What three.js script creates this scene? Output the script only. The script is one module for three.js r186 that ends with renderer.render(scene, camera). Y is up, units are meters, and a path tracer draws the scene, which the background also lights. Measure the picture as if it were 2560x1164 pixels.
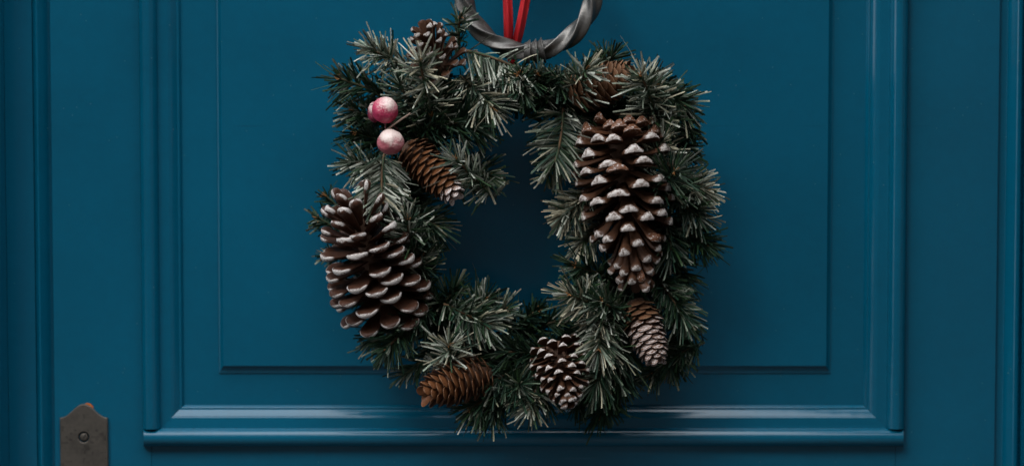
import * as THREE from 'three';
import { mergeGeometries, toCreasedNormals } from 'three/addons/utils/BufferGeometryUtils.js';

// ---------------------------------------------------------------- camera, sky, sun, exposure
const scene = new THREE.Scene();
const CENTRE = new THREE.Vector3(0, 1.42, 0), DIST = 1.5, PITCH = 3 * Math.PI / 180;
const HALF = 0.1746 / DIST;                                   // tangent of half the vertical angle
const camera = new THREE.PerspectiveCamera(2 * Math.atan(HALF) * 180 / Math.PI, 1024 / 465, 0.05, 200);
camera.position.set(0, CENTRE.y + DIST * Math.sin(PITCH), DIST * Math.cos(PITCH));
camera.lookAt(CENTRE);
camera.focus = 1.425;
camera.userData.fStop = 3.2;
camera.updateMatrixWorld(true);

const SKY = 4.2;                                              // zenith brightness of the overcast sky
{
  const w = 64, h = 64, a = new Float32Array(w * h * 4);
  for (let j = 0; j < h; j++) {
    const e = ((j + 0.5) / h - 0.5) * Math.PI, l = SKY * (1 + 2 * Math.max(0, Math.sin(e))) / 3;
    for (let i = 0; i < w; i++) a.set([l * 0.92, l, l * 1.08, 1], (j * w + i) * 4);
  }
  const t = new THREE.DataTexture(a, w, h, THREE.RGBAFormat, THREE.FloatType);
  t.mapping = THREE.EquirectangularReflectionMapping; t.magFilter = THREE.LinearFilter; t.needsUpdate = true;
  scene.background = t; scene.environment = t;
}
const sun = new THREE.DirectionalLight(new THREE.Color(1, 0.97, 0.92), 0.8);
sun.position.set(-1.8, 1.42 + 3.6, 2.8); sun.target.position.copy(CENTRE);
sun.castShadow = true; sun.shadow.radius = 30; sun.shadow.mapSize.set(2048, 2048);
Object.assign(sun.shadow.camera, { left: -1, right: 1, top: 1, bottom: -1, near: 0.1, far: 12 });
scene.add(sun, sun.target);

const renderer = new THREE.WebGLRenderer({ antialias: true });
renderer.toneMapping = THREE.LinearToneMapping;
renderer.toneMappingExposure = 1.1;
renderer.shadowMap.enabled = true;

// ---------------------------------------------------------------- helpers
const MM = 0.001, PX = 0.0003;
let seed = 7;
function rnd() { seed |= 0; seed = seed + 0x6D2B79F5 | 0; let t = Math.imul(seed ^ seed >>> 15, 1 | seed); t = t + Math.imul(t ^ t >>> 7, 61 | t) ^ t; return ((t ^ t >>> 14) >>> 0) / 4294967296; }
const rr = (a, b) => a + (b - a) * rnd();
const lerp = (a, b, t) => a + (b - a) * t;
const sstep = (a, b, x) => { const t = Math.min(1, Math.max(0, (x - a) / (b - a))); return t * t * (3 - 2 * t); };
const V = (x, y, z) => new THREE.Vector3(x, y, z);
const right = V(1, 0, 0), up = V(0, Math.cos(PITCH), -Math.sin(PITCH)), fwd = V(0, -Math.sin(PITCH), -Math.cos(PITCH));
// the place of a point of the photograph that stands z metres in front of the door face
function P(px, py, z = 0) {
  const d = fwd.clone().addScaledVector(right, (px - 1280) / 1280 * HALF * 2560 / 1164).addScaledVector(up, (582 - py) / 582 * HALF);
  return camera.position.clone().addScaledVector(d, (z - camera.position.z) / d.z);
}
const DX = (px) => P(px, 582, 0).x, DY = (py) => P(1280, py, 0).y;
const hash = (x, y, s) => { let h = Math.imul(x, 374761393) ^ Math.imul(y, 668265263) ^ Math.imul(s, 974634777); h = Math.imul(h ^ h >>> 13, 1274126177); return ((h ^ h >>> 16) >>> 0) / 4294967296; };
function noise(x, y, s = 1, per = 0) {                       // smooth value noise, periodic in per cells if given
  const xi = Math.floor(x), yi = Math.floor(y), fx = x - xi, fy = y - yi, m = (v) => per ? ((v % per) + per) % per : v;
  const u = fx * fx * (3 - 2 * fx), v = fy * fy * (3 - 2 * fy);
  return lerp(lerp(hash(m(xi), m(yi), s), hash(m(xi + 1), m(yi), s), u), lerp(hash(m(xi), m(yi + 1), s), hash(m(xi + 1), m(yi + 1), s), u), v);
}
function dataTex(w, h, f, srgb) {
  const a = new Uint8Array(w * h * 4);
  for (let j = 0; j < h; j++) for (let i = 0; i < w; i++) { const c = f(i / w, j / h, i, j); for (let k = 0; k < 3; k++) a[(j * w + i) * 4 + k] = Math.max(0, Math.min(255, c[k] * 255)); a[(j * w + i) * 4 + 3] = 255; }
  const t = new THREE.DataTexture(a, w, h, THREE.RGBAFormat);
  t.wrapS = t.wrapT = THREE.RepeatWrapping; t.magFilter = THREE.LinearFilter; t.minFilter = THREE.LinearMipmapLinearFilter; t.generateMipmaps = true;
  if (srgb) t.colorSpace = THREE.SRGBColorSpace;
  t.needsUpdate = true; return t;
}
const toS = (c) => c <= 0.0031308 ? 12.92 * c : 1.055 * Math.pow(c, 1 / 2.4) - 0.055;
const S3 = (c) => c.map(toS);                                 // linear triple -> sRGB texel
const mix3 = (a, b, t) => [lerp(a[0], b[0], t), lerp(a[1], b[1], t), lerp(a[2], b[2], t)];
const count = {};
function numbered(n) { const k = count[n] = (count[n] ?? -1) + 1; return k ? `${n}_${String(k).padStart(3, '0')}` : n; }
function mesh(name, geo, mat, parent) {
  const m = new THREE.Mesh(geo, mat); m.name = parent ? name : numbered(name); m.castShadow = m.receiveShadow = true; (parent ?? scene).add(m); return m;
}
function group(name, parent) { const g = new THREE.Group(); g.name = parent ? name : numbered(name); (parent ?? scene).add(g); return g; }
function tag(o, label, category, extra = {}) { Object.assign(o.userData, { label, category }, extra); return o; }
function boxBetween(x0, x1, y0, y1, z0, z1) {                 // box with uv in metres
  const g = new THREE.BoxGeometry(x1 - x0, y1 - y0, z1 - z0).translate((x0 + x1) / 2, (y0 + y1) / 2, (z0 + z1) / 2);
  const p = g.attributes.position, n = g.attributes.normal, uv = g.attributes.uv;
  for (let i = 0; i < p.count; i++) uv.setXY(i, Math.abs(n.getX(i)) > 0.5 ? p.getZ(i) : p.getX(i), Math.abs(n.getY(i)) > 0.5 ? p.getZ(i) : p.getY(i));
  return g;
}
function gridGeo(rows, closed = false, crease = 0) {          // rows: arrays of [x,y,z,u,v]
  const nr = rows.length, nc = rows[0].length, pos = [], uv = [], idx = [];
  for (const r of rows) for (const p of r) { pos.push(p[0], p[1], p[2]); uv.push(p[3] ?? 0, p[4] ?? 0); }
  for (let i = 0; i < nr - 1; i++) for (let j = 0; j < nc - 1; j++) { const a = i * nc + j, b = a + 1, c = a + nc, d = c + 1; idx.push(a, c, b, b, c, d); }
  const g = new THREE.BufferGeometry();
  g.setAttribute('position', new THREE.Float32BufferAttribute(pos, 3)); g.setAttribute('uv', new THREE.Float32BufferAttribute(uv, 2)); g.setIndex(idx);
  if (crease) return toCreasedNormals(g, crease);
  g.computeVertexNormals();
  if (closed) { const n = g.attributes.normal; for (let i = 0; i < nr; i++) { const a = i * nc, b = a + nc - 1; const v = V(n.getX(a) + n.getX(b), n.getY(a) + n.getY(b), n.getZ(a) + n.getZ(b)).normalize(); n.setXYZ(a, v.x, v.y, v.z); n.setXYZ(b, v.x, v.y, v.z); } }
  return g;
}

// ---------------------------------------------------------------- materials of the door
const PAINT = [0.0008, 0.080, 0.138];
const paintMap = dataTex(512, 512, (u, v) => {
  const a = noise(u * 6, v * 6, 3, 6), b = noise(u * 40, v * 12, 5, 4) * 0 + noise(u * 64, v * 64, 5, 64), c = noise(u * 256, v * 256, 9, 256);
  const k = 1 + (a - 0.5) * 0.13 + (b - 0.5) * 0.06 + (c - 0.5) * 0.05;
  const nick = hash(Math.floor(u * 512), Math.floor(v * 512), 77) > 0.9998 ? 1 : 0;
  return S3(mix3([PAINT[0] * k, PAINT[1] * k, PAINT[2] * k], [0.25, 0.3, 0.3], nick * 0.5));
}, true);
paintMap.repeat.set(3, 3);
const paintBump = dataTex(512, 512, (u, v) => {
  const a = noise(u * 10, v * 16, 21, 0 || 10), b = noise(u * 48, v * 48, 22, 48), c = noise(u * 8, v * 60, 23, 0), d = noise(u * 200, v * 200, 24, 200);
  const k = a * 0.62 + b * 0.22 + c * 0.10 + d * 0.06; return [k, k, k];
});
paintBump.repeat.set(4, 4);
const paint = new THREE.MeshPhysicalMaterial({ map: paintMap, bumpMap: paintBump, bumpScale: 0.0002, roughness: 0.17, specularIntensity: 1 });

// ---------------------------------------------------------------- ground, lane wall, door surround
const GX = 0;
{
  const stone = new THREE.MeshStandardMaterial({ color: new THREE.Color(0.035, 0.034, 0.033), roughness: 0.95 });
  const g = mesh('ground', boxBetween(-12, 12, -0.2, 0, -0.4, 12), stone); g.userData = { kind: 'structure', label: 'grey paving of the lane in front of the door' };
  const wallMat = new THREE.MeshStandardMaterial({ color: new THREE.Color(0.035, 0.031, 0.029), roughness: 0.95 });
  const f = mesh('lane_wall', boxBetween(-14, 14, 0, 7.6, 8, 8.4), wallMat); f.userData = { kind: 'structure', label: 'dark wall across the lane from the door' };
}
const xFrameL = DX(17), xFrameR = DX(2556);
const yBot = 0.02, yTop = 2.25;
{
  const stone = new THREE.MeshStandardMaterial({ color: new THREE.Color(0.10, 0.095, 0.09), roughness: 0.9 });
  const s = group('door_surround'); s.userData = { kind: 'structure', label: 'stone reveal on both sides of the blue door' };
  mesh('reveal', boxBetween(-1.0, xFrameL - 0.085, 0, 2.6, -0.1, 0.12), stone, s);
  mesh('reveal', boxBetween(xFrameR + 0.028, 1.1, 0, 2.6, -0.1, 0.50), stone, s);
}
// ---------------------------------------------------------------- door frame: jamb, flat lining and bead on each side
function strip(prof, x0, dir, ya, yb) {                      // vertical moulding: profile [[px offset, mm height]...] from x0 towards dir
  const rows = [ya, yb].map((y) => prof.map(([d, z]) => [x0 + dir * d * PX, y, z * MM, x0 + dir * d * PX, y]));
  return gridGeo(dir > 0 ? rows.reverse() : rows, false, 0.7);
}
function arc(d0, d1, z0, z1, n, f) { const o = []; for (let i = 0; i <= n; i++) { const t = i / n; o.push([lerp(d0, d1, t), lerp(z0, z1, f ? f(t) : t)]); } return o; }
const half = (d0, d1, zb, h, n = 18) => { const o = []; for (let i = 0; i <= n; i++) { const a = Math.PI * i / n; o.push([(d0 + d1) / 2 - Math.cos(a) * (d1 - d0) / 2, zb + h * Math.sin(a)]); } return o; };
{
  const f = tag(group('door_frame'), 'blue painted wooden frame with a rounded bead around the door', 'door frame');
  mesh('jamb', boxBetween(xFrameL - 0.0845, xFrameL, yBot, yTop, -0.06, 0.034), paint, f);
  mesh('jamb', boxBetween(xFrameR, xFrameR + 0.0275, yBot, yTop, -0.06, 0.034), paint, f);
  mesh('lining', boxBetween(xFrameL + 0.0002, DX(87), yBot, yTop, -0.06, 0.0032), paint, f);
  const profL = [[0, -2], [0.5, 2.4], ...arc(1, 13, 2.6, 7, 8, (t) => Math.sin(t * Math.PI / 2)), ...arc(14, 30, 7, -3, 10, (t) => 1 - Math.cos(t * Math.PI / 2)), [33, -3.6], [38, -4], [46, -4]];
  mesh('bead', strip(profL, DX(87) + 0.00005, 1, yBot, yTop), paint, f);
  mesh('bead', strip(profL.map(([d, z]) => [d * 1.3, z]), DX(2556), -1, yBot, yTop), paint, f);
}
// ---------------------------------------------------------------- door leaf
const door = tag(group('door'), 'blue glossy panelled wooden door with raised field and bold moulding', 'door');
const xo0 = DX(352), xo1 = DX(2266), yo = DY(1114), W = 104 * PX;
const xi0 = xo0 + W, xi1 = xo1 - W, yi = yo + W;
{
  mesh('stile', boxBetween(DX(130), xo0 + 0.006, yBot, yTop, -0.04, 0), paint, door);
  mesh('stile', boxBetween(xo1 - 0.006, DX(2494), yBot, yTop, -0.04, 0), paint, door);
  mesh('rail', boxBetween(xo0 + 0.0063, xo1 - 0.0063, yBot, yo + 0.008, -0.04, -0.0001), paint, door);
  mesh('rail', boxBetween(xo0 + 0.0063, xo1 - 0.0063, 2.1, yTop, -0.04, -0.0001), paint, door);
  mesh('edge_groove', boxBetween(DX(114), DX(2508), yBot, yTop, -0.058, -0.0402), paint, door);
  // panel with raised field
  const pz = -0.0058, fz = -0.0008;
  mesh('panel', boxBetween(xo0 + 0.0064, xo1 - 0.0064, yo + 0.0082, 2.0998, -0.03, pz), paint, door);
  const fx0 = DX(541), fx1 = DX(2083), fy0 = DY(934), fy1 = 2.04, bx = 0.0037, by = 0.0056, st = 0.0012;
  const ring = (x0, x1, y0, y1, z) => [[x0, y0, z], [x1, y0, z], [x1, y1, z], [x0, y1, z], [x0, y0, z]].map(([x, y, q]) => [x, y, q, x, y + q]);
  const rows = [ring(fx0, fx1, fy0, fy1, pz - 0.002), ring(fx0, fx1, fy0, fy1, pz + 0.0009)];
  for (let i = 1; i <= 6; i++) { const t = i / 6; rows.push(ring(fx0 + bx * t, fx1 - bx * t, fy0 + by * t, fy1 - by * t, pz + 0.0009 + (fz - st - pz - 0.0009) * (t * t * 0.6 + 0.4 * t))); }
  rows.push(ring(fx0 + bx + 0.0001, fx1 - bx - 0.0001, fy0 + by + 0.0001, fy1 - by - 0.0001, fz - 0.0002), ring(fx0 + bx + 0.0004, fx1 - bx - 0.0004, fy0 + by + 0.0004, fy1 - by - 0.0004, fz));
  const rim = gridGeo(rows.reverse(), false, 0.5);
  const cap = boxBetween(fx0 + bx + 0.0004, fx1 - bx - 0.0004, fy0 + by + 0.0004, fy1 - by - 0.0004, pz, fz - 0.000002).toNonIndexed();
  mesh('raised_field', mergeGeometries([rim, cap]), paint, door);
  // bolection moulding: half round outside, ogee and quarter round inside
  const bead = [[0, -4], ...half(0, 46, 1.8, 7.8, 30), [46, 1]];
  const ogee = [[46, 2.2], [50, 1.9], [56, 1.75], [62, 1.65], [68, 1.5], [72, 1.25], ...arc(74, 90, 1.0, -2.7, 14, (t) => 0.3 * t + 0.7 * (1 - Math.cos(t * Math.PI / 2))), [90.4, -3.0], [95, -3.02], ...arc(95.4, 100.6, -3.1, -5.6, 10, (t) => 0.3 * t + 0.7 * (1 - Math.cos(t * Math.PI / 2))), [101, -9]];
  const yEnd = 2.09;
  for (const s of [1, -1]) {
    const x0 = s > 0 ? xo0 : xo1;
    const col = (prof, yb) => { const rows = [yEnd, 0].map((y, k) => prof.map(([d, z]) => { const yy = k ? yb(d) : y; return [x0 + s * d * PX, yy, z * MM, x0 + s * d * PX, yy]; })); return gridGeo(s > 0 ? rows : rows.reverse(), false, 0.3); };
    const yb = yo + 46.6 * PX;
    const b = col(bead, () => yb), o = col(ogee, (d) => yo + d * PX + 0.00005);
    const sh = new THREE.Shape(bead.map(([d, z]) => new THREE.Vector2(x0 + s * d * PX, z * MM)));
    const capG = new THREE.ShapeGeometry(sh); { const p = capG.attributes.position; for (let i = 0; i < p.count; i++) p.setXYZ(i, p.getX(i), yb, p.getY(i)); capG.computeVertexNormals(); }
    mesh('moulding', mergeGeometries([b, o, capG.toNonIndexed()]), paint, door);
  }
  const hrow = (prof, inset) => { const rows = [0, 1].map((k) => prof.map(([d, z]) => { const x = k ? xo1 - inset(d, z) : xo0 + inset(d, z), y = yo + d * PX; return [x, y, z * MM, x, y + z * MM]; })); return gridGeo(rows.reverse(), false, 0.3); };
  const hb = hrow(bead, (d, z) => Math.max(0, Math.min(14.5, z)) * 0.00022), ho = hrow(ogee, (d) => d * PX);
  const ends = [0, 1].map((k) => { const inset = (z) => Math.max(0, Math.min(14.5, z)) * 0.00022; const c = [k ? xo1 : xo0, yo + 23 * PX, -0.004]; const pts = bead.map(([d, z]) => [k ? xo1 - inset(z) : xo0 + inset(z), yo + d * PX, z * MM]); const pos = []; for (let i = 0; i < pts.length - 1; i++) pos.push(...c, ...(k ? [...pts[i], ...pts[i + 1]] : [...pts[i + 1], ...pts[i]])); const g = new THREE.BufferGeometry(); g.setAttribute('position', new THREE.Float32BufferAttribute(pos, 3)); const uv = []; for (let i = 0; i < pos.length; i += 3) uv.push(pos[i + 2], pos[i + 1]); g.setAttribute('uv', new THREE.Float32BufferAttribute(uv, 2)); g.computeVertexNormals(); return g; });
  mesh('moulding', mergeGeometries([hb, ho, ...ends]), paint, door);
}
// ---------------------------------------------------------------- handle plate
{
  const bronze = new THREE.MeshStandardMaterial({ roughness: 0.62, metalness: 0.55, map: dataTex(256, 256, (u, v) => { const k = 0.75 + 0.35 * noise(u * 9, v * 9, 31, 9) + 0.22 * noise(u * 40, v * 40, 32, 40) - 0.35 * sstep(0.72, 0.85, noise(u * 22, v * 30, 33, 0)); return S3([0.078 * k, 0.066 * k, 0.054 * k]); }, true) });
  bronze.map.repeat.set(14, 14);
  const plate = tag(group('handle_plate'), 'brown bronze handle plate with ogee top and slotted screw', 'door plate');
  const c = P(209, 1043, 0.001), w = 60 * PX, hgt = 35 * PX;
  plate.position.copy(c);
  const sh = new THREE.Shape(); sh.moveTo(-w, -0.24); sh.lineTo(w, -0.24); sh.lineTo(w, 0);
  for (let i = 1; i <= 40; i++) { const x = lerp(w, -w, i / 40), t = Math.abs(x) / w; sh.lineTo(x, hgt * (0.5 + 0.5 * Math.cos(Math.PI * Math.min(1, t * 1.02))) * (1 - 0.06 * t)); }
  sh.lineTo(-w, -0.24);
  const hole = new THREE.Path(); hole.absarc(-0.5 * PX, -49 * PX, 13.2 * PX, 0, Math.PI * 2, true); sh.holes.push(hole);
  mesh('plate', new THREE.ExtrudeGeometry(sh, { depth: 0.0012, bevelEnabled: true, bevelThickness: 0.0009, bevelSize: 0.0009, bevelOffset: -0.0009, bevelSegments: 3, curveSegments: 24 }), bronze, plate);
  const scr = group('screw', plate); scr.position.set(-0.5 * PX, -49 * PX, 0); scr.rotation.z = 0.95;
  const r = 10.5 * PX, pts = []; for (let i = 0; i <= 8; i++) { const a = i / 8 * Math.PI / 2; pts.push(new THREE.Vector2(r * Math.cos(a) + 1e-6, 0.0008 + 0.0013 * Math.sin(a))); }
  const hd = new THREE.LatheGeometry([new THREE.Vector2(r, 0), ...pts], 28).rotateX(Math.PI / 2);
  mesh('screw_head', hd, bronze, scr);
  mesh('screw_slot', new THREE.BoxGeometry(r * 1.7, 0.00075, 0.0004).translate(0, 0, 0.00195), new THREE.MeshStandardMaterial({ color: new THREE.Color(0.02, 0.016, 0.013), roughness: 0.9 }), scr);
  // sliver of orange rust showing behind the top
  const rs = new THREE.Shape(); rs.absellipse(0.0026, 0.0061, 0.0045, 0.0048, 0, Math.PI * 2);
  mesh('rust_patch', new THREE.ExtrudeGeometry(rs, { depth: 0.0005, bevelEnabled: false, curveSegments: 20 }).translate(0, 0, -0.0008), new THREE.MeshStandardMaterial({ color: new THREE.Color(0.42, 0.10, 0.015), roughness: 0.9 }), plate);
}
// ---------------------------------------------------------------- wrought iron ring
const RC = P(1322, -36, 0.042), RR = 164 * PX * (1.5 - 0.042) / 1.5;
const ironMap = dataTex(256, 256, (u, v) => { const k = 0.7 + 0.4 * noise(u * 12, v * 12, 41, 12) + 0.35 * noise(u * 64, v * 64, 42, 64) ; return S3([0.135 * k, 0.124 * k, 0.113 * k]); }, true);
const iron = new THREE.MeshStandardMaterial({ map: ironMap, roughness: 0.47, metalness: 0.8, bumpMap: dataTex(256, 256, (u, v) => { const k = 0.5 * noise(u * 24, v * 24, 43, 24) + 0.5 * noise(u * 90, v * 90, 44, 90); return [k, k, k]; }), bumpScale: 0.00012 });
{
  const kn = tag(group('door_knocker'), 'twisted wrought iron ring door knocker with ribbed collar', 'door knocker');
  const N = 320, M = 64, rows = [], a = 5.3 * MM, zc = 0.042;
  for (let i = 0; i <= N; i++) {
    const ph = i / N * Math.PI * 2;                            // 0 = left, going down, right, up
    const o = V(-Math.cos(ph), -Math.sin(ph), 0), row = [];
    const tw = ph * 3.0 + 0.15;                                // twelve quarter turns round the ring
    for (let j = 0; j <= M; j++) {
      const b = j / M * Math.PI * 2, k = 1 / Math.pow(Math.pow(Math.abs(Math.cos(b)), 16) + Math.pow(Math.abs(Math.sin(b)), 16), 1 / 16);
      const dent = 1 - 0.13 * Math.pow(Math.abs(Math.cos(2 * b)), 2);
      const q = a * k * dent, al = b + tw, x = Math.cos(al) * q, z = Math.sin(al) * q;
      row.push([RC.x + o.x * (RR + x), RC.y + o.y * (RR + x), zc + z, ph / 6.283 * 8, j / M]);
    }
    rows.push(row);
  }
  mesh('twisted_ring', gridGeo(rows, true), iron, kn);
  // collar of three ridges wound round the bar
  const collar = group('collar', kn);
  for (let k = 0; k < 3; k++) {
    const x = [1318, 1335.5, 1352.5][k], ph = Math.PI / 2 + (x - 1322) / 164, R = RR;
    const pr = []; const rad = [6.6, 8.6, 8.9, 8.0, 6.9, 6.6][0];
    for (const [t, q] of [[-2.6, 5.8], [-2.4, 6.6], [-1.2, 7.2], [0.4, 8.2], [1.7, 9.6], [2.0, 9.7], [2.25, 9.3], [2.5, 6.8], [2.6, 5.8]]) pr.push(new THREE.Vector2(q * MM * (0.96 + 0.02 * k), t * MM));
    const g = toCreasedNormals(new THREE.LatheGeometry(pr, 36), 0.5);
    const m = mesh('collar_band', g, iron, collar);
    m.position.set(RC.x - Math.cos(ph) * R, RC.y - Math.sin(ph) * R, zc);
    m.rotation.z = -Math.PI / 2 + (ph - Math.PI / 2);
  }
  const bz = [[0.012, 0], [0.03, 0], [0.03, 0.003], [0.022, 0.008], [0.014, 0.012], [0.010, 0.016], [0.010, 0.050], [0.014, 0.053], [0.0141, 0.056], [0.0001, 0.059]].map(([r, y]) => new THREE.Vector2(r, y));
  const mount = mesh('mount', new THREE.LatheGeometry(bz, 32).rotateX(Math.PI / 2), iron, kn); mount.position.set(RC.x, RC.y + RR + 0.006, -0.0053);
}
// ---------------------------------------------------------------- red ribbon
{
  const rib = tag(group('ribbon'), 'red fabric ribbon in two strands through the iron ring holding the wreath', 'ribbon');
  const tex = dataTex(128, 128, (u, v) => { const k = 0.82 + 0.25 * noise(u * 64, v * 3, 51, 0) + 0.12 * noise(u * 8, v * 128, 52, 0); return S3([0.44 * k, 0.006 * k, 0.010 * k]); }, true);
  const cloth = new THREE.MeshPhysicalMaterial({ map: tex, roughness: 0.6, sheen: 0.3, sheenColor: new THREE.Color(0.6, 0.05, 0.05), sheenRoughness: 0.5 });
  const strand = (pts, fold) => {
    const rows = [], n = 48, c = new THREE.CatmullRomCurve3(pts.map(([x, y, z]) => P(x, y, z * MM)));
    const wd = (t) => { const y = lerp(pts[0][1], pts[pts.length - 1][1], t); return lerp(11.5, 7.5, sstep(0, 125, y)) * PX * 1.0; };
    for (let i = 0; i <= n; i++) {
      const t = i / n, p = c.getPoint(t), tg = c.getTangent(t), side = V(0, 0, 1).cross(tg).normalize().multiplyScalar(-1), w = wd(t);
      const row = [];
      for (let j = 0; j <= 20; j++) {                          // closed outline: front then back, 0.5 mm thick
        const f = j <= 10, q = f ? j / 10 : (20 - j) / 10, x = (q * 2 - 1) * w;
        const z = -Math.abs(q - fold(t)) * 0.0062 + 0.0011 * Math.sin(q * 9 + t * 7) + (f ? 0.0004 : -0.0004);
        row.push([p.x + side.x * x, p.y + side.y * x, p.z + z, q, t * 8]);
      }
      rows.push(row);
    }
    return gridGeo(rows, true);
  };
  mesh('ribbon_strand', strand([[1262, -225, 44], [1263, -120, 46], [1269, 0, 45], [1271, 60, 43], [1272, 112, 36], [1276, 140, 30], [1282, 195, 32]], (t) => 0.35 + 0.25 * t), cloth, rib);
  mesh('ribbon_strand', strand([[1352, -222, 45], [1338, -120, 48], [1314, 0, 47], [1302, 60, 45], [1289, 116, 36], [1286, 142, 30], [1287, 195, 32]], (t) => 0.7 - 0.3 * t), cloth, rib);
}
// ================================================================ the wreath
const wreath = tag(group('wreath'), 'frosted green artificial fir wreath with pine cones and pink berries hanging on the door', 'wreath');
const EC = [1312, 556], ER = [312, 346];                      // centre line of the wreath in photograph pixels

// ---------------------------------------------------------------- fir sprigs
const speck = dataTex(64, 256, (u, v) => { const k = 0.66 + 0.5 * Math.pow(noise(u * 24, v * 150, 61, 0), 1.6) + 0.1 * noise(u * 4, v * 20, 62, 0); return [k, k, k]; }, true);
const needleMat = new THREE.MeshPhysicalMaterial({ vertexColors: true, map: speck, roughness: 0.6, specularIntensity: 0.4, side: THREE.DoubleSide });
const stemMat = new THREE.MeshStandardMaterial({ map: dataTex(64, 64, (u, v) => { const k = 0.5 + noise(u * 8, v * 16, 65, 0); return S3(mix3([0.085 * k, 0.042 * k, 0.016 * k], [0.02, 0.05, 0.02], sstep(0.35, 0.6, noise(u * 6, v * 9, 66, 0)))); }, true), roughness: 0.8 });
const GREEN = [[0.012, 0.036, 0.017], [0.018, 0.047, 0.018], [0.010, 0.030, 0.017], [0.024, 0.054, 0.018], [0.013, 0.042, 0.022]];
const FROST = [[0.43, 0.44, 0.36], [0.54, 0.545, 0.455], [0.27, 0.315, 0.235]], STRAW = [0.44, 0.39, 0.27];
let sprigCount = 0;
function sprig(b, t, o = {}) {
  if (Math.hypot(b[0] - t[0], b[1] - t[1]) < 110 && (o.n ?? 0) >= 80 && !o.flat) { b = [t[0] + (b[0] - t[0]) * 1.45, t[1] + (b[1] - t[1]) * 1.45, b[2] - 2]; o = { ...o, n: Math.round(o.n * 1.2) }; }
  const rise = t[2] - b[2];
  if (rise > 24) { b = [t[0] + (b[0] - t[0]) * 1.3, t[1] + (b[1] - t[1]) * 1.3, b[2]]; t = [t[0], t[1], b[2] + rise * 0.8]; }
  let tuftAz = 0, tuftAng = 1, tuftN = 0;
  const A = P(b[0], b[1], b[2] * MM), B = P(t[0], t[1], t[2] * MM);
  const len = A.distanceTo(B), mid = A.clone().lerp(B, 0.5).add(V(rr(-1, 1), rr(-0.3, 1) + (o.arch ?? 0.6), rr(-0.2, 1)).multiplyScalar(len * 0.08));
  const curve = new THREE.QuadraticBezierCurve3(A, mid, B);
  const n = Math.round(1.35 * (o.n ?? Math.round(70 + len * 1900))), L = (o.l ?? 78) * 0.92 * PX, frost = o.f ?? 0.35, straw = o.s ?? 0.15;
  const pos = [], col = [], uv = [], nor = [], idx = [];
  const side0 = o.view === false ? null : V(0, 0, 1);
  for (let i = 0; i < n; i++) {
    let q = Math.pow((i + rnd()) / n, 0.86); const tipness = sstep(0.8, 1, q);
    const p = curve.getPoint(q), tg = curve.getTangent(q);
    const u = Math.abs(tg.z) > 0.9 ? V(1, 0, 0) : V(0, 0, 1).cross(tg).normalize(); u.addScaledVector(tg, -u.dot(tg)).normalize();
    const v = tg.clone().cross(u).normalize();
    if (tuftN-- <= 0) { tuftN = 2 + Math.floor(rnd() * 6); tuftAz += 2.399963 + rr(-0.5, 0.5); tuftAng = rr(0.7, 1.22); }
    let az = tuftAz + rr(-0.32, 0.32);
    if (o.flat) { const s = (i % 2 ? 0 : Math.PI); az = s + rr(-1, 1) * (1.25 - o.flat); if (rnd() < 0.12) az = rnd() * 6.28; }
    if (o.only !== undefined && rnd() < 0.9) az = (o.only > 0 ? 0 : Math.PI) + rr(-0.8, 0.8);
    const ang = lerp(tuftAng + rr(-0.12, 0.12), rr(0.08, 0.95), tipness) * (o.open ?? 1);
    const rad = u.clone().multiplyScalar(Math.cos(az)).addScaledVector(v, Math.sin(az));
    const d = tg.clone().multiplyScalar(Math.cos(ang)).addScaledVector(rad, Math.sin(ang)).add(V(rr(-1, 1), rr(-1, 1), rr(-1, 1)).multiplyScalar(0.24)).normalize();
    const l = L * rr(0.55, 1.2) * lerp(1, 0.8, tipness), w = rr(0.34, 0.74) * MM * (o.w ?? 1);
    let wv = d.clone().cross(V(rr(-0.6, 0.6), rr(-0.6, 0.6), 1)).normalize();
    const nn = wv.clone().cross(d).normalize();
    const bend = tg.clone().multiplyScalar(rr(-0.1, 0.34)).add(V(rr(-0.2, 0.2), rr(-0.26, 0.02), rr(-0.2, 0.2))), tw = rr(-0.9, 0.9);
    if (rnd() < 0.05) bend.add(V(rr(-0.9, 0.9), rr(-0.9, 0.9), rr(-0.9, 0.9)));
    const g = GREEN[Math.floor(rnd() * 5)], fr = mix3(FROST[Math.floor(rnd() * 3)], STRAW, rnd() < straw ? 1 : rnd() * 0.25);
    // sprayed frost: patchy from needle to needle, heavier at the cut ends
    const fa = frost * (rnd() < 0.12 + 0.5 * frost ? rr(0.8, 1.8) : rr(0, 0.32)) * lerp(0.8, 1.25, tipness);
    const base = pos.length / 3, K = 4;
    for (let k = 0; k <= K; k++) {
      const s = k / K, c = p.clone().addScaledVector(d, l * s).addScaledVector(bend, l * s * s * 0.55);
      const wk = wv.clone().multiplyScalar(Math.cos(tw * s)).addScaledVector(nn, Math.sin(tw * s)), ww = w * (k === 0 ? 0.55 : 1);
      const nk = wk.clone().cross(d).normalize(), keel = nk.clone().multiplyScalar(-w * 0.28);
      const f = Math.max(0, Math.min(0.95, fa * (0.2 + 0.95 * s) + rr(-0.16, 0.16) - 0.12)), cc = mix3(g, fr, f);
      for (const e of [-1, 0, 1]) {
        const x = c.clone().addScaledVector(wk, ww * e); if (e === 0) x.add(keel);
        pos.push(x.x, x.y, x.z); col.push(...cc); uv.push(e * 0.1 + i * 0.137, s * 0.3 + i * 0.071);
        const ne = nk.clone().addScaledVector(wk, e * 0.35).normalize(); nor.push(ne.x, ne.y, ne.z);
      }
      if (k) { const a = base + (k - 1) * 3; idx.push(a, a + 1, a + 3, a + 1, a + 4, a + 3, a + 1, a + 2, a + 4, a + 2, a + 5, a + 4); }
    }
  }
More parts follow.
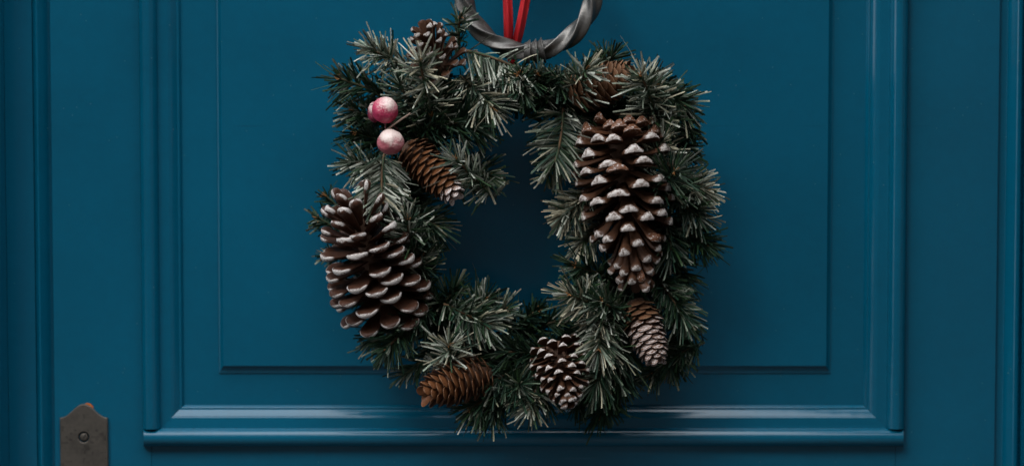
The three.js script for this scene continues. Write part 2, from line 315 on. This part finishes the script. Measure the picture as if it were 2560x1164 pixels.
  const geo = new THREE.BufferGeometry();
  geo.setAttribute('position', new THREE.Float32BufferAttribute(pos, 3)); geo.setAttribute('normal', new THREE.Float32BufferAttribute(nor, 3));
  geo.setAttribute('color', new THREE.Float32BufferAttribute(col, 3)); geo.setAttribute('uv', new THREE.Float32BufferAttribute(uv, 2)); geo.setIndex(idx);
  const s = group('fir_sprig', wreath);
  const nm = mesh('needles', geo, needleMat, s); nm.userData.kind = 'stuff';
  const st = new THREE.TubeGeometry(curve, 10, 0.0011, 6); mesh('stem', st, stemMat, s);
  if (o.bud ?? rnd() < 0.5) {                                 // frayed brown wire end
    const parts = [];
    for (let k = 0; k < 7; k++) { const d = curve.getTangent(1).add(V(rr(-1, 1), rr(-1, 1), rr(-0.3, 1))).normalize(); const gg = new THREE.CylinderGeometry(0.0003, 0.0006, rr(0.003, 0.006), 5).translate(0, 0.002, 0); gg.applyQuaternion(new THREE.Quaternion().setFromUnitVectors(V(0, 1, 0), d)).translate(B.x, B.y, B.z); parts.push(gg); }
    mesh('wire_end', mergeGeometries(parts), budMat, s);
  }
  sprigCount++;
}
const budMat = new THREE.MeshStandardMaterial({ color: new THREE.Color(0.26, 0.11, 0.03), roughness: 0.8 });

// wire hoop that carries the sprigs
{
  const pts = []; for (let i = 0; i < 48; i++) { const a = i / 48 * Math.PI * 2; pts.push(P(EC[0] + ER[0] * Math.cos(a), EC[1] + ER[1] * Math.sin(a), 0.026)); }
  mesh('wire_hoop', new THREE.TubeGeometry(new THREE.CatmullRomCurve3(pts, true), 120, 0.004, 8, true), stemMat, wreath);
}
// inner filling: short dark sprigs wound along the hoop
for (let i = 0; i < 84; i++) {
  const a = i / 84 * Math.PI * 2 + rr(-0.05, 0.05), da = rr(0.16, 0.34) * (rnd() < 0.5 ? -1 : 1), k0 = rr(0.95, 1.06), k1 = rr(0.9, Math.sin(a + da * 0.5) < -0.75 ? 0.98 : Math.cos(a) > 0.4 ? 1.12 : 1.2);
  const p = (an, k) => [EC[0] + ER[0] * Math.cos(an) * k, EC[1] + ER[1] * Math.sin(an) * k];
  sprig([...p(a, k0), rr(22, 34)], [...p(a + da, k1), rr(20, 52)], { f: rr(0.03, 0.22), l: 66, n: 115, bud: false });
}
// dark sprigs in the depth of the wreath behind the cones and berries
for (const [bx, by, tx, ty] of [[960, 300, 1040, 330], [1060, 300, 980, 345], [1100, 250, 1020, 290], [1540, 300, 1610, 270], [1600, 330, 1530, 280], [1480, 290, 1560, 265], [960, 560, 900, 640], [1000, 700, 930, 650], [960, 760, 900, 720], [990, 600, 930, 560], [1560, 520, 1600, 420], [1580, 600, 1540, 500], [1120, 130, 1060, 180], [1090, 200, 1140, 250], [1500, 400, 1560, 340]])
  sprig([bx, by, 24], [tx, ty, 38], { f: 0.12, l: 70, n: 120, bud: false });
// sprigs that the photograph shows one by one: [base], [tip], options
const S = (bx, by, bz, tx, ty, tz, o) => sprig([bx, by, bz], [tx, ty, tz], o);
// upper left
S(1075, 245, 52, 1050, 152, 98, { f: 1.35, s: 0.3, l: 84, n: 120, open: 1.15 });
S(1030, 180, 42, 926, 124, 60, { f: 1.30, s: 0.3, l: 72 });
S(1000, 270, 36, 850, 196, 46, { f: 0.4, l: 74 });
S(1030, 270, 45, 1000, 212, 74, { f: 0.80, l: 88, n: 110 });
S(1120, 270, 40, 1075, 225, 72, { f: 0.3, l: 84, n: 110 });
S(1150, 135, 44, 1150, 44, 62, { f: 0.55, l: 50, n: 75, bud: true });
S(1160, 126, 58, 1305, 178, 68, { f: 1.25, l: 76, only: -1, open: 1.15, arch: 0.2, n: 130 });
S(1150, 190, 52, 1232, 270, 70, { f: 1.30, s: 0.3, l: 80, n: 150 });
S(1050, 330, 48, 1180, 302, 66, { f: 0.12, l: 84 });
S(1090, 335, 46, 1200, 320, 60, { f: 0.45, l: 76, n: 130 });
S(990, 320, 34, 885, 275, 44, { f: 0.5, l: 70 });
S(980, 370, 34, 890, 330, 42, { f: 0.35, l: 70 });
S(970, 430, 40, 880, 405, 56, { f: 0.80, l: 72 });
S(960, 385, 56, 955, 500, 76, { f: 1.35, l: 82, flat: 0.9, arch: 0, bud: true, n: 150, w: 1.1 });
S(1060, 340, 46, 1080, 290, 72, { f: 0.2, l: 80, n: 100 });
S(1190, 450, 52, 1140, 398, 88, { f: 1.20, l: 84, n: 85, bud: true });
S(1080, 425, 42, 1225, 438, 52, { f: 0.45, s: 0.3, l: 74, n: 190 });
S(1040, 640, 50, 1018, 548, 88, { f: 0.80, s: 0.2, l: 80, n: 140 });
S(1000, 520, 46, 1092, 566, 62, { f: 0.4, l: 80, n: 180 });
S(980, 600, 40, 1068, 625, 48, { f: 0.15, l: 62, n: 130 });
S(1020, 700, 40, 1055, 640, 60, { f: 0.25, l: 74, n: 120 });
S(880, 600, 26, 795, 545, 30, { f: 0.35, l: 50, n: 90 });
S(900, 600, 24, 815, 490, 30, { f: 0.2, l: 46, n: 70 });
S(880, 640, 24, 812, 640, 30, { f: 0.6, l: 42, n: 40 });
// lower left and bottom
S(1075, 765, 50, 965, 872, 70, { f: 0.35, l: 76, bud: true, n: 210 });
S(1020, 800, 40, 930, 850, 50, { f: 0.4, l: 66 });
S(1110, 760, 56, 1215, 812, 78, { f: 0.80, l: 78, n: 150 });
S(1130, 910, 52, 1122, 862, 86, { f: 1.25, s: 0.45, l: 80, n: 110, bud: true });
S(1140, 850, 44, 1215, 748, 56, { f: 0.5, l: 74, n: 170 });
S(1080, 790, 40, 1140, 722, 50, { f: 0.3, l: 66, n: 130 });
S(1200, 840, 44, 1260, 775, 58, { f: 0.6, l: 74, n: 130 });
S(1260, 850, 38, 1345, 775, 46, { f: 0.06, l: 50, n: 150 });
S(1290, 860, 38, 1400, 800, 44, { f: 0.1, l: 56, n: 130 });
S(1090, 880, 34, 1012, 935, 46, { f: 0.5, l: 54, n: 110 });
S(1390, 895, 48, 1260, 880, 62, { f: 0.2, l: 78, n: 170 });
S(1350, 900, 52, 1235, 955, 66, { f: 0.45, l: 74, n: 150 });
S(1300, 950, 48, 1175, 1020, 62, { f: 0.45, l: 76, n: 210, bud: true });
S(1260, 1000, 44, 1215, 1040, 56, { f: 0.35, l: 72, n: 110 });
S(1340, 960, 50, 1325, 1024, 70, { f: 0.95, s: 0.4, l: 66, n: 110 });
S(1290, 980, 50, 1300, 960, 78, { f: 0.4, l: 78, n: 90 });
S(1330, 880, 50, 1365, 1000, 56, { f: 0.3, l: 74, n: 110 });
// lower right
S(1490, 775, 52, 1424, 736, 84, { f: 1.20, s: 0.55, l: 76, n: 150, bud: true });
S(1540, 710, 44, 1440, 665, 60, { f: 0.45, l: 72, n: 150 });
S(1540, 790, 46, 1504, 752, 84, { f: 0.4, l: 84, n: 130, bud: true });
S(1470, 780, 40, 1455, 715, 60, { f: 0.5, l: 70, n: 100 });
S(1660, 715, 44, 1712, 800, 66, { f: 0.45, l: 74, n: 210, bud: true });
S(1680, 660, 36, 1715, 720, 46, { f: 0.3, l: 66, n: 120 });
S(1515, 790, 56, 1497, 872, 76, { f: 1.05, s: 0.35, l: 82, n: 190, bud: true, arch: 0 });
S(1530, 880, 50, 1488, 960, 70, { f: 0.6, s: 0.3, l: 80, n: 200, arch: 0 });
S(1560, 870, 44, 1550, 960, 52, { f: 0.3, l: 74, n: 130 });
S(1715, 820, 30, 1690, 915, 38, { f: 0.08, l: 62, n: 170 });
S(1720, 880, 36, 1628, 935, 50, { f: 0.4, l: 64, n: 150, bud: true });
S(1530, 950, 38, 1500, 1035, 46, { f: 0.05, l: 68, n: 190 });
S(1470, 960, 42, 1440, 1010, 50, { f: 0.25, l: 64, n: 110 });
// right
S(1408, 270, 56, 1388, 405, 68, { f: 0.85, l: 82, flat: 1.0, arch: 0, n: 130, w: 1.1, open: 1.15, bud: false });
S(1420, 380, 40, 1368, 440, 52, { f: 0.8, s: 0.7, l: 56, n: 110 });
S(1490, 480, 46, 1408, 540, 60, { f: 1.15, s: 0.6, l: 70, n: 190 });
S(1500, 560, 42, 1450, 610, 58, { f: 1.10, s: 0.6, l: 66, n: 140 });
S(1620, 420, 50, 1660, 345, 82, { f: 1.20, s: 0.5, l: 70, n: 140 });
S(1660, 460, 54, 1688, 428, 96, { f: 0.4, l: 86, n: 115, bud: true });
S(1650, 440, 40, 1762, 476, 58, { f: 1.10, s: 0.4, l: 74, n: 220 });
S(1690, 500, 44, 1745, 540, 60, { f: 0.55, s: 0.3, l: 76, n: 130 });
S(1650, 555, 40, 1766, 612, 52, { f: 0.08, l: 68, n: 220 });
S(1660, 560, 50, 1680, 630, 60, { f: 0.4, l: 74, n: 100 });
S(1670, 340, 40, 1712, 385, 54, { f: 0.45, l: 70, n: 130 });
// upper right
S(1312, 245, 46, 1298, 188, 82, { f: 0.4, s: 0.3, l: 56, n: 120, bud: true });
S(1330, 200, 48, 1300, 225, 70, { f: 0.15, l: 66, n: 90 });
S(1330, 232, 44, 1380, 200, 64, { f: 0.4, l: 56, n: 100 });
S(1345, 225, 44, 1342, 186, 66, { f: 0.45, l: 48, n: 100 });
S(1250, 230, 44, 1256, 186, 62, { f: 0.5, l: 50, n: 90 });
S(1400, 260, 40, 1345, 235, 58, { f: 0.06, l: 58, n: 130 });
S(1430, 225, 50, 1466, 172, 92, { f: 1.00, s: 0.25, l: 78, n: 105, bud: true });
S(1490, 200, 40, 1530, 145, 50, { f: 0.4, l: 66, n: 120 });
S(1400, 235, 42, 1398, 196, 72, { f: 0.5, l: 58, n: 90 });
S(1625, 250, 54, 1604, 190, 100, { f: 1.15, s: 0.35, l: 88, n: 120, bud: true });
S(1590, 250, 44, 1640, 212, 64, { f: 0.6, l: 70, n: 130 });
S(1600, 225, 44, 1712, 258, 66, { f: 0.55, l: 78, n: 230, bud: true });
S(1650, 260, 40, 1722, 318, 52, { f: 0.2, l: 66, n: 140 });
S(1600, 290, 44, 1660, 300, 66, { f: 0.45, s: 0.3, l: 74, n: 120 });

// ---------------------------------------------------------------- cones
// one scale: a closed loft along y (0 = root, 1 = tip), width x, thickness z (dorsal side +z)
function scaleGeo(st, M, o) {
  const rows = [];
  for (const [s, w, th, zc] of st) {
    const row = [];
    for (let j = 0; j <= M; j++) {
      const a = j / M * Math.PI * 2, cx = Math.cos(a), cz = Math.sin(a);
      const x = Math.sign(cx) * Math.pow(Math.abs(cx), 0.8) * w / 2;
      const fl = (o.flatBack ?? 0.38);
      let z = zc + (cz > 0 ? cz * th * (1 - fl) : cz * th * fl) - (o.cup ?? 0) * x * x;
      if (o.umbo && cz > 0) z += o.umbo * Math.exp(-(((s - 0.9) / 0.06) ** 2) - (x / 0.14) ** 2);
      if (o.rough) z += (noise(x * 5 + 20, s * 9, o.rough) - 0.5) * 0.07 * sstep(0.7, 0.9, s) * Math.min(1, th * 6);
      row.push([x, s, z, j / M, s * 0.98]);
    }
    rows.push(row);
  }
  return gridGeo(rows, true);
}
const round = (s, s0, p = 2.2) => s < s0 ? 1 : Math.pow(Math.max(0.0004, 1 - Math.pow((s - s0) / (1 - s0), p)), 1 / p);
const pineScale = [1, 2, 3].map((k) => scaleGeo([[0, 0.34, 0.10, 0], [0.2, 0.48, 0.11, 0.0], [0.45, 0.66, 0.11, -0.01], [0.65, 0.80, 0.13, -0.02], [0.76, 0.90, 0.17, -0.016], [0.83, 0.98, 0.18, -0.01], [0.87, 1.0, 0.19, 0.0], [0.905, 0.97, 0.185, 0.0], [0.94, 0.86, 0.16, 0.0], [0.97, 0.70, 0.13, 0.0], [0.99, 0.46, 0.08, 0.0], [1, 0.04, 0.02, 0.0]].map(([s, w, t, z]) => [s, w * (1 + (s > 0.7 ? (hash(k, Math.round(s * 100), 5) - 0.5) * 0.1 : 0)), t * (0.9 + 0.1 * k / 2), z]), 18, { umbo: 0.05 + 0.035 * k, cup: 0.22, flatBack: 0.16, rough: k }));
const lipScale = scaleGeo([0, 0.22, 0.45, 0.62, 0.74, 0.82, 0.88, 0.93, 0.965, 0.985, 0.996, 1].map((s) => [s, (s < 0.74 ? lerp(0.36, 1, Math.pow(s / 0.74, 0.9)) : 1) * round(s, 0.72), (s < 0.6 ? 0.085 : lerp(0.085, 0.20, sstep(0.6, 0.9, s))) * (s > 0.93 ? round(s, 0.9) : 1), 0.03 * Math.sin(s * 3) - 0.03 * s]), 16, { cup: 0.2 });
const thinScale = scaleGeo([[0, 0.4, 0.04, 0], [0.3, 0.72, 0.05, 0.02], [0.55, 0.95, 0.055, 0.03], [0.75, 0.96, 0.05, 0.03], [0.88, 0.74, 0.045, 0.02], [0.96, 0.42, 0.04, 0.01], [1, 0.06, 0.015, 0.0]], 10, { cup: 0.38 });
// scale skins: v = along the scale, u = round it (u < 0.5 is the dorsal side)
function skin(seedN, f, extra = {}) {
  const map = dataTex(96, 128, (u, v) => S3(f(u, v, seedN)), true); map.wrapT = THREE.ClampToEdgeWrapping;
  return new THREE.MeshPhysicalMaterial({ map, roughness: 0.5, specularIntensity: 0.4, ...extra });
}
const streak = (u, v, s) => 0.62 + 0.45 * noise(u * 26, v * 5, s, 0) + 0.35 * noise(u * 9, v * 14, s + 1, 0);
const WHITE = [0.54, 0.48, 0.44];
const pineSkins = [1, 2, 3, 4].map((k) => skin(100 + k * 7, (u, v, s) => {
  const c = [0.062, 0.027, 0.014].map((x) => x * streak(u, v, s));
  const dors = u < 0.5 ? Math.sin(u * 2 * Math.PI) : -Math.sin((u - 0.5) * 2 * Math.PI);
  const n = noise(u * 20, v * 30, s + 2, 0) * 0.6 + noise(u * 50, v * 70, s + 3, 0) * 0.4;
  const m = sstep(0.0, 0.05, v - (dors > -0.1 ? 0.90 - 0.03 * Math.max(0, dors) : 0.96) + (n - 0.5) * 0.12), gap = Math.max(sstep(0.58 + 0.03 * (k % 3), 0.69, n), sstep(0.93, 0.98, v + (n - 0.5) * 0.08) * 0.7);
  return mix3(c, WHITE.map((x) => x * (0.82 + 0.3 * n)), m * (1 - gap * 0.85));
}));
const brownSkins = [1, 2].map((k) => skin(150 + k * 7, (u, v, s) => { const n = noise(u * 30, v * 40, s + 2, 0); return mix3([0.12, 0.05, 0.026].map((x) => x * streak(u, v, s)), WHITE, sstep(0.74, 0.82, n) * sstep(0.7, 0.8, v) * 0.7); }, { roughness: 0.35 }));
const lipSkins = [1, 2, 3, 4].map((k) => skin(200 + k * 7, (u, v, s) => {
  const c = [0.052, 0.021, 0.012].map((x) => x * streak(u, v, s));
  const n = noise(u * 22, v * 36, s + 2, 0) * 0.55 + noise(u * 50, v * 90, s + 3, 0) * 0.45, cover = [0.06, -0.02, 0.03, -0.07][k - 1];
  const side = Math.abs(Math.cos(u * 2 * Math.PI)), m = Math.max(sstep(0.0, 0.03, v - 0.95 + (n - 0.5) * 0.07 + cover * 0.3), sstep(0.80, 0.88, side + (n - 0.5) * 0.2 + cover * 0.5) * sstep(0.74, 0.82, v + (n - 0.5) * 0.1)), gap = sstep(0.64 + cover, 0.72 + cover, n);
  const dust = sstep(0.72, 0.8, noise(u * 60, v * 90, s + 5, 0)) * 0.16;
  return mix3(mix3(c, [0.25, 0.2, 0.18], dust), WHITE.map((x) => x * (0.8 + 0.3 * n)), m * (1 - gap * 0.9));
}, { roughness: 0.38 }));
const thinSkin = (base, edge, frost, s0, rough) => [1, 2, 3].map((k) => skin(s0 + k * 9, (u, v, s) => {
  const c = base.map((x) => x * (0.75 + 0.25 * k / 2) * streak(u, v, s));
  const n = noise(u * 16, v * 26, s + 2, 0) * 0.6 + noise(u * 44, v * 60, s + 3, 0) * 0.4;
  const e = Math.max(sstep(0.9, 0.97, v + (n - 0.5) * 0.06), sstep(0.40, 0.48, Math.abs((u < 0.5 ? u : u - 0.5) - 0.25) * 2 + (n - 0.5) * 0.05));
  const f = frost > 0 ? sstep(0.5 - frost * 0.5, 0.66 - frost * 0.5, n * 0.75 + v * 0.3 - 0.1) * sstep(0.35, 0.6, v) : 0;
  return s0 === 420 ? mix3(mix3(c, [0.50, 0.43, 0.40], f), edge, e * 0.85) : mix3(mix3(c, edge, e * 0.8), [0.52, 0.45, 0.42], f);
}, { roughness: rough }));
const brownThin = thinSkin([0.115, 0.044, 0.017], [0.26, 0.15, 0.09], 0, 300, 0.45);
const rustThin = thinSkin([0.115, 0.043, 0.017], [0.22, 0.115, 0.06], 0, 340, 0.42);
const darkThin = thinSkin([0.12, 0.055, 0.027], [0.20, 0.12, 0.07], 0, 380, 0.6);
const whiteThin = thinSkin([0.12, 0.055, 0.03], [0.10, 0.045, 0.026], 0.12, 420, 0.6);
const frostTip = thinSkin([0.16, 0.065, 0.03], [0.36, 0.28, 0.24], 0.25, 460, 0.5);
const coreMat = new THREE.MeshStandardMaterial({ color: new THREE.Color(0.11, 0.055, 0.032), roughness: 0.8 });

function cone(label, b, t, o) {                               // b, t: base and apex [px, py, z mm]
  const A = P(b[0], b[1], b[2] * MM), B = P(t[0], t[1], t[2] * MM), ax = B.clone().sub(A), L = ax.length(); ax.normalize();
  const g = group('pine_cone', wreath); g.position.copy(A); g.userData.label = label;
  g.quaternion.setFromUnitVectors(V(0, 1, 0), ax);
  const prof = []; for (let i = 0; i <= 14; i++) { const q = i / 14; prof.push(new THREE.Vector2(Math.max(1e-5, o.core(q) * MM), q * L * (o.coreLen ?? 0.9))); }
  mesh('core', new THREE.LatheGeometry([new THREE.Vector2(1e-5, 0), ...prof, new THREE.Vector2(1e-5, L * (o.coreLen ?? 0.9))], 16), coreMat, g);
  const m4 = new THREE.Matrix4();
  for (let i = 0; i < o.n; i++) {
    const q = o.dist ? o.dist((i + 0.5) / o.n) : (i + 0.5) / o.n, th = (o.turn ?? 0) + i * 2.399963 + rr(-1, 1) * (o.jit ?? 0.06);
    const tau = (o.tilt(q) + rr(-1, 1) * (o.tj ?? 5)) * Math.PI / 180, r0 = o.core(q) * MM * 0.7;
    const c = Math.cos(th), s = Math.sin(th), d = V(Math.sin(tau) * c, Math.cos(tau), Math.sin(tau) * s), z = V(Math.cos(tau) * c, -Math.sin(tau), Math.cos(tau) * s), x = d.clone().cross(z);
    const l = o.len(q) * MM * rr(0.93, 1.06), w = o.wid(q) * MM * rr(0.9, 1.08), tk = (o.thk ? o.thk(q) : o.len(q)) * MM;
    const skins = o.skins(q), sc = mesh('scale', Array.isArray(o.geo) ? o.geo[i % 3] : o.geo, skins[Math.floor(rnd() * skins.length)], g);
    m4.makeBasis(x.multiplyScalar(w), d.multiplyScalar(l), z.multiplyScalar(tk)).setPosition(r0 * c, q * L * (o.root ?? 0.84), r0 * s);
    m4.decompose(sc.position, sc.quaternion, sc.scale);
  }
  return g;
}
const bump = (q, a, m, e) => q < 0.5 ? lerp(a, m, Math.sin(q * Math.PI)) : lerp(m, e, 1 - Math.sin(q * Math.PI));
// large cone, right: base up, apex down
cone('large brown cone with thick white painted scale tips, apex down', [1548, 316, 60], [1588, 690, 76], {
  n: 124, geo: pineScale, dist: (x) => x < 0.25 ? x * 0.6 : lerp(0.15, 1, (x - 0.25) / 0.75), skins: (q) => q < 0.1 || rnd() < 0.1 ? brownSkins : pineSkins, tj: 8, core: (q) => lerp(10, 3, q), turn: 0.4, jit: 0.1, root: 0.86,
  tilt: (q) => q < 0.5 ? lerp(108, 66, Math.pow(q * 2, 0.7)) : lerp(66, 12, Math.pow((q - 0.5) * 2, 0.95)),
  len: (q) => q < 0.22 ? lerp(14, 32, Math.sqrt(q / 0.22)) : lerp(33.5, 29, q), wid: (q) => q < 0.22 ? lerp(9, 16.5, q / 0.22) : lerp(17, 7, sstep(0.4, 0.95, q)),
  thk: (q) => lerp(25, 19, q),
});
// large cone, left: base down, apex up and towards the front
cone('large dark brown cone with white rimmed scales, apex up', [964, 768, 50], [888, 522, 78], {
  n: 80, geo: lipScale, skins: () => lipSkins, core: (q) => lerp(12, 4, q), turn: 1.1, jit: 0.12, tj: 8, root: 0.9,
  tilt: (q) => q < 0.4 ? lerp(112, 86, sstep(0, 0.4, q)) : lerp(88, 24, Math.pow((q - 0.4) / 0.6, 1.5)),
  len: (q) => q < 0.3 ? lerp(28, 32, q / 0.3) : lerp(32.5, 29, q), wid: (q) => q < 0.6 ? lerp(17, 18, q) : lerp(18, 10, sstep(0.6, 1, q)),
  thk: (q) => lerp(26, 28, q),
});
const slim = { geo: thinScale, jit: 0.05, tj: 3, root: 0.9, coreLen: 0.94 };
const slimCone = (label, b, t, rad, n, skins, o = {}) => cone(label, b, t, { ...slim, n, skins,
  core: (q) => rad * 0.62 * Math.sqrt(Math.max(0.02, 1 - Math.pow(Math.abs(q * 1.9 - 0.85) / 1.12, 2.4))), tilt: (q) => lerp(58, 22, q) + (o.tilt ?? 0),
  len: (q) => rad * (o.len ?? 1.0) * lerp(0.85, 0.62, Math.abs(q - 0.35)), wid: (q) => rad * (o.wid ?? 0.9) * (q < 0.6 ? lerp(0.85, 1, q / 0.6) : lerp(1, 0.5, (q - 0.6) / 0.4)), thk: () => rad * 0.8, turn: o.turn ?? 0, ...o.over });
slimCone('slim brown cone with frosted apex beside the lower pink berry', [1018, 362, 66], [1140, 492, 82], 13.2, 84, (q) => q > 0.85 ? frostTip : brownThin, { turn: 0.5, tilt: 7 });
slimCone('slim rust brown cone lying sideways at the bottom of the wreath', [1222, 925, 62], [1064, 984, 84], 15.5, 80, () => rustThin, { turn: 1.9, tilt: 7 });
slimCone('slim white frosted cone under the large cone', [1588, 752, 60], [1640, 898, 76], 14.5, 84, (q) => q < 0.3 ? darkThin : whiteThin, { turn: 0.9 });
slimCone('slim tan cone half hidden by needles at the top of the wreath', [1428, 242, 58], [1572, 184, 70], 16, 92, () => darkThin, { turn: 2.2 });
// two small open cones
const smallCone = (label, b, t, k, turn, n, tj) => cone(label, b, t, { n, geo: pineScale, skins: () => pineSkins, core: (q) => lerp(7, 2, q) * k, turn, jit: 0.06, root: 0.88,
  tilt: (q) => q < 0.5 ? lerp(92, 60, sstep(0, 0.5, q)) : lerp(60, 8, sstep(0.5, 1, q)), tj, len: (q) => (q < 0.3 ? lerp(11, 17, q / 0.3) : lerp(17, 14, q)) * k, wid: (q) => lerp(8, 5, q) * k, thk: () => 11 * k });
smallCone('small dark open cone with white tips at the bottom of the wreath', [1390, 866, 64], [1418, 985, 88], 1.15, 0.3, 78, 5);
cone('small dark open cone with white tips beside the iron ring', [1108, 176, 58], [1070, 98, 72], { n: 46, geo: pineScale, skins: () => pineSkins, core: (q) => lerp(7, 3, q), turn: 2.0, jit: 0.08, root: 0.9, tj: 7,
  tilt: (q) => lerp(80, 14, Math.pow(q, 1.2)), len: (q) => lerp(17, 18, q), wid: (q) => lerp(7.6, 6, q), thk: () => 13 });

// ---------------------------------------------------------------- berries on a wire
{
  const berryMat = new THREE.MeshStandardMaterial({ vertexColors: true, roughness: 0.42, bumpMap: dataTex(128, 128, (u, v) => { const k = noise(u * 50, v * 50, 71, 50) * 0.6 + noise(u * 110, v * 110, 72, 110) * 0.4; return [k, k, k]; }), bumpScale: 0.00018 });
  const pick = group('berry_pick', wreath); pick.userData.label = 'pink sugared berries on a thin wire';
  const berry = (px, py, z, rpx, dir, amount, base, sd, sq = 1) => {
    const g = new THREE.SphereGeometry(1, 96, 64), p = g.attributes.position, c = [], d = V(...dir).normalize();
    for (let i = 0; i < p.count; i++) {
      const v = V(p.getX(i), p.getY(i), p.getZ(i)), th = Math.atan2(v.z, v.x);
      const n1 = noise(v.x * 2.2 + 9, v.y * 2.2 + v.z * 1.7 + 5, sd), n2 = noise(v.x * 9 + 40, v.y * 9 + v.z * 7 + 40, sd + 1), n3 = hash(i % 97 + (i * 7 | 0), i, sd + 2);
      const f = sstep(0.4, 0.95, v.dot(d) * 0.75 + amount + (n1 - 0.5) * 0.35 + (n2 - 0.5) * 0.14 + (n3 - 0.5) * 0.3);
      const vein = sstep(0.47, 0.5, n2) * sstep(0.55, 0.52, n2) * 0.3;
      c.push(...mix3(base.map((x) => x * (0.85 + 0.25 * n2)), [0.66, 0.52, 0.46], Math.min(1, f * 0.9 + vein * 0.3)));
      const k = 1 + (n1 - 0.5) * 0.07 + (n2 - 0.5) * 0.02; p.setXYZ(i, v.x * k, v.y * k * sq, v.z * k);
    }
    g.setAttribute('color', new THREE.Float32BufferAttribute(c, 3)); g.computeVertexNormals();
    const m = mesh('berry', g, berryMat, pick); m.scale.setScalar(rpx * PX); m.position.copy(P(px, py, z * MM));
  };
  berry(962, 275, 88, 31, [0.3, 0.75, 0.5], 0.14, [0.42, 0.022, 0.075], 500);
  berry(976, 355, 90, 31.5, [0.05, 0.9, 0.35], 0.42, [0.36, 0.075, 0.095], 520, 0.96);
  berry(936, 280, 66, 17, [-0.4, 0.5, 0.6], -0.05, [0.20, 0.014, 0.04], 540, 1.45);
  const wire = (pts, r) => new THREE.TubeGeometry(new THREE.CatmullRomCurve3(pts.map(([x, y, z]) => P(x, y, z * MM))), 20, r * MM, 6);
  mesh('wire', wire([[975, 345, 88], [964, 322, 86], [962, 300, 84], [955, 285, 80], [1000, 330, 50]], 0.6), new THREE.MeshStandardMaterial({ color: new THREE.Color(0.16, 0.05, 0.05), roughness: 0.7 }), pick);
  mesh('twig', wire([[962, 328, 86], [990, 307, 90], [1026, 283, 94]], 0.75), new THREE.MeshStandardMaterial({ color: new THREE.Color(0.24, 0.16, 0.12), roughness: 0.8 }), pick);
}

renderer.render(scene, camera);
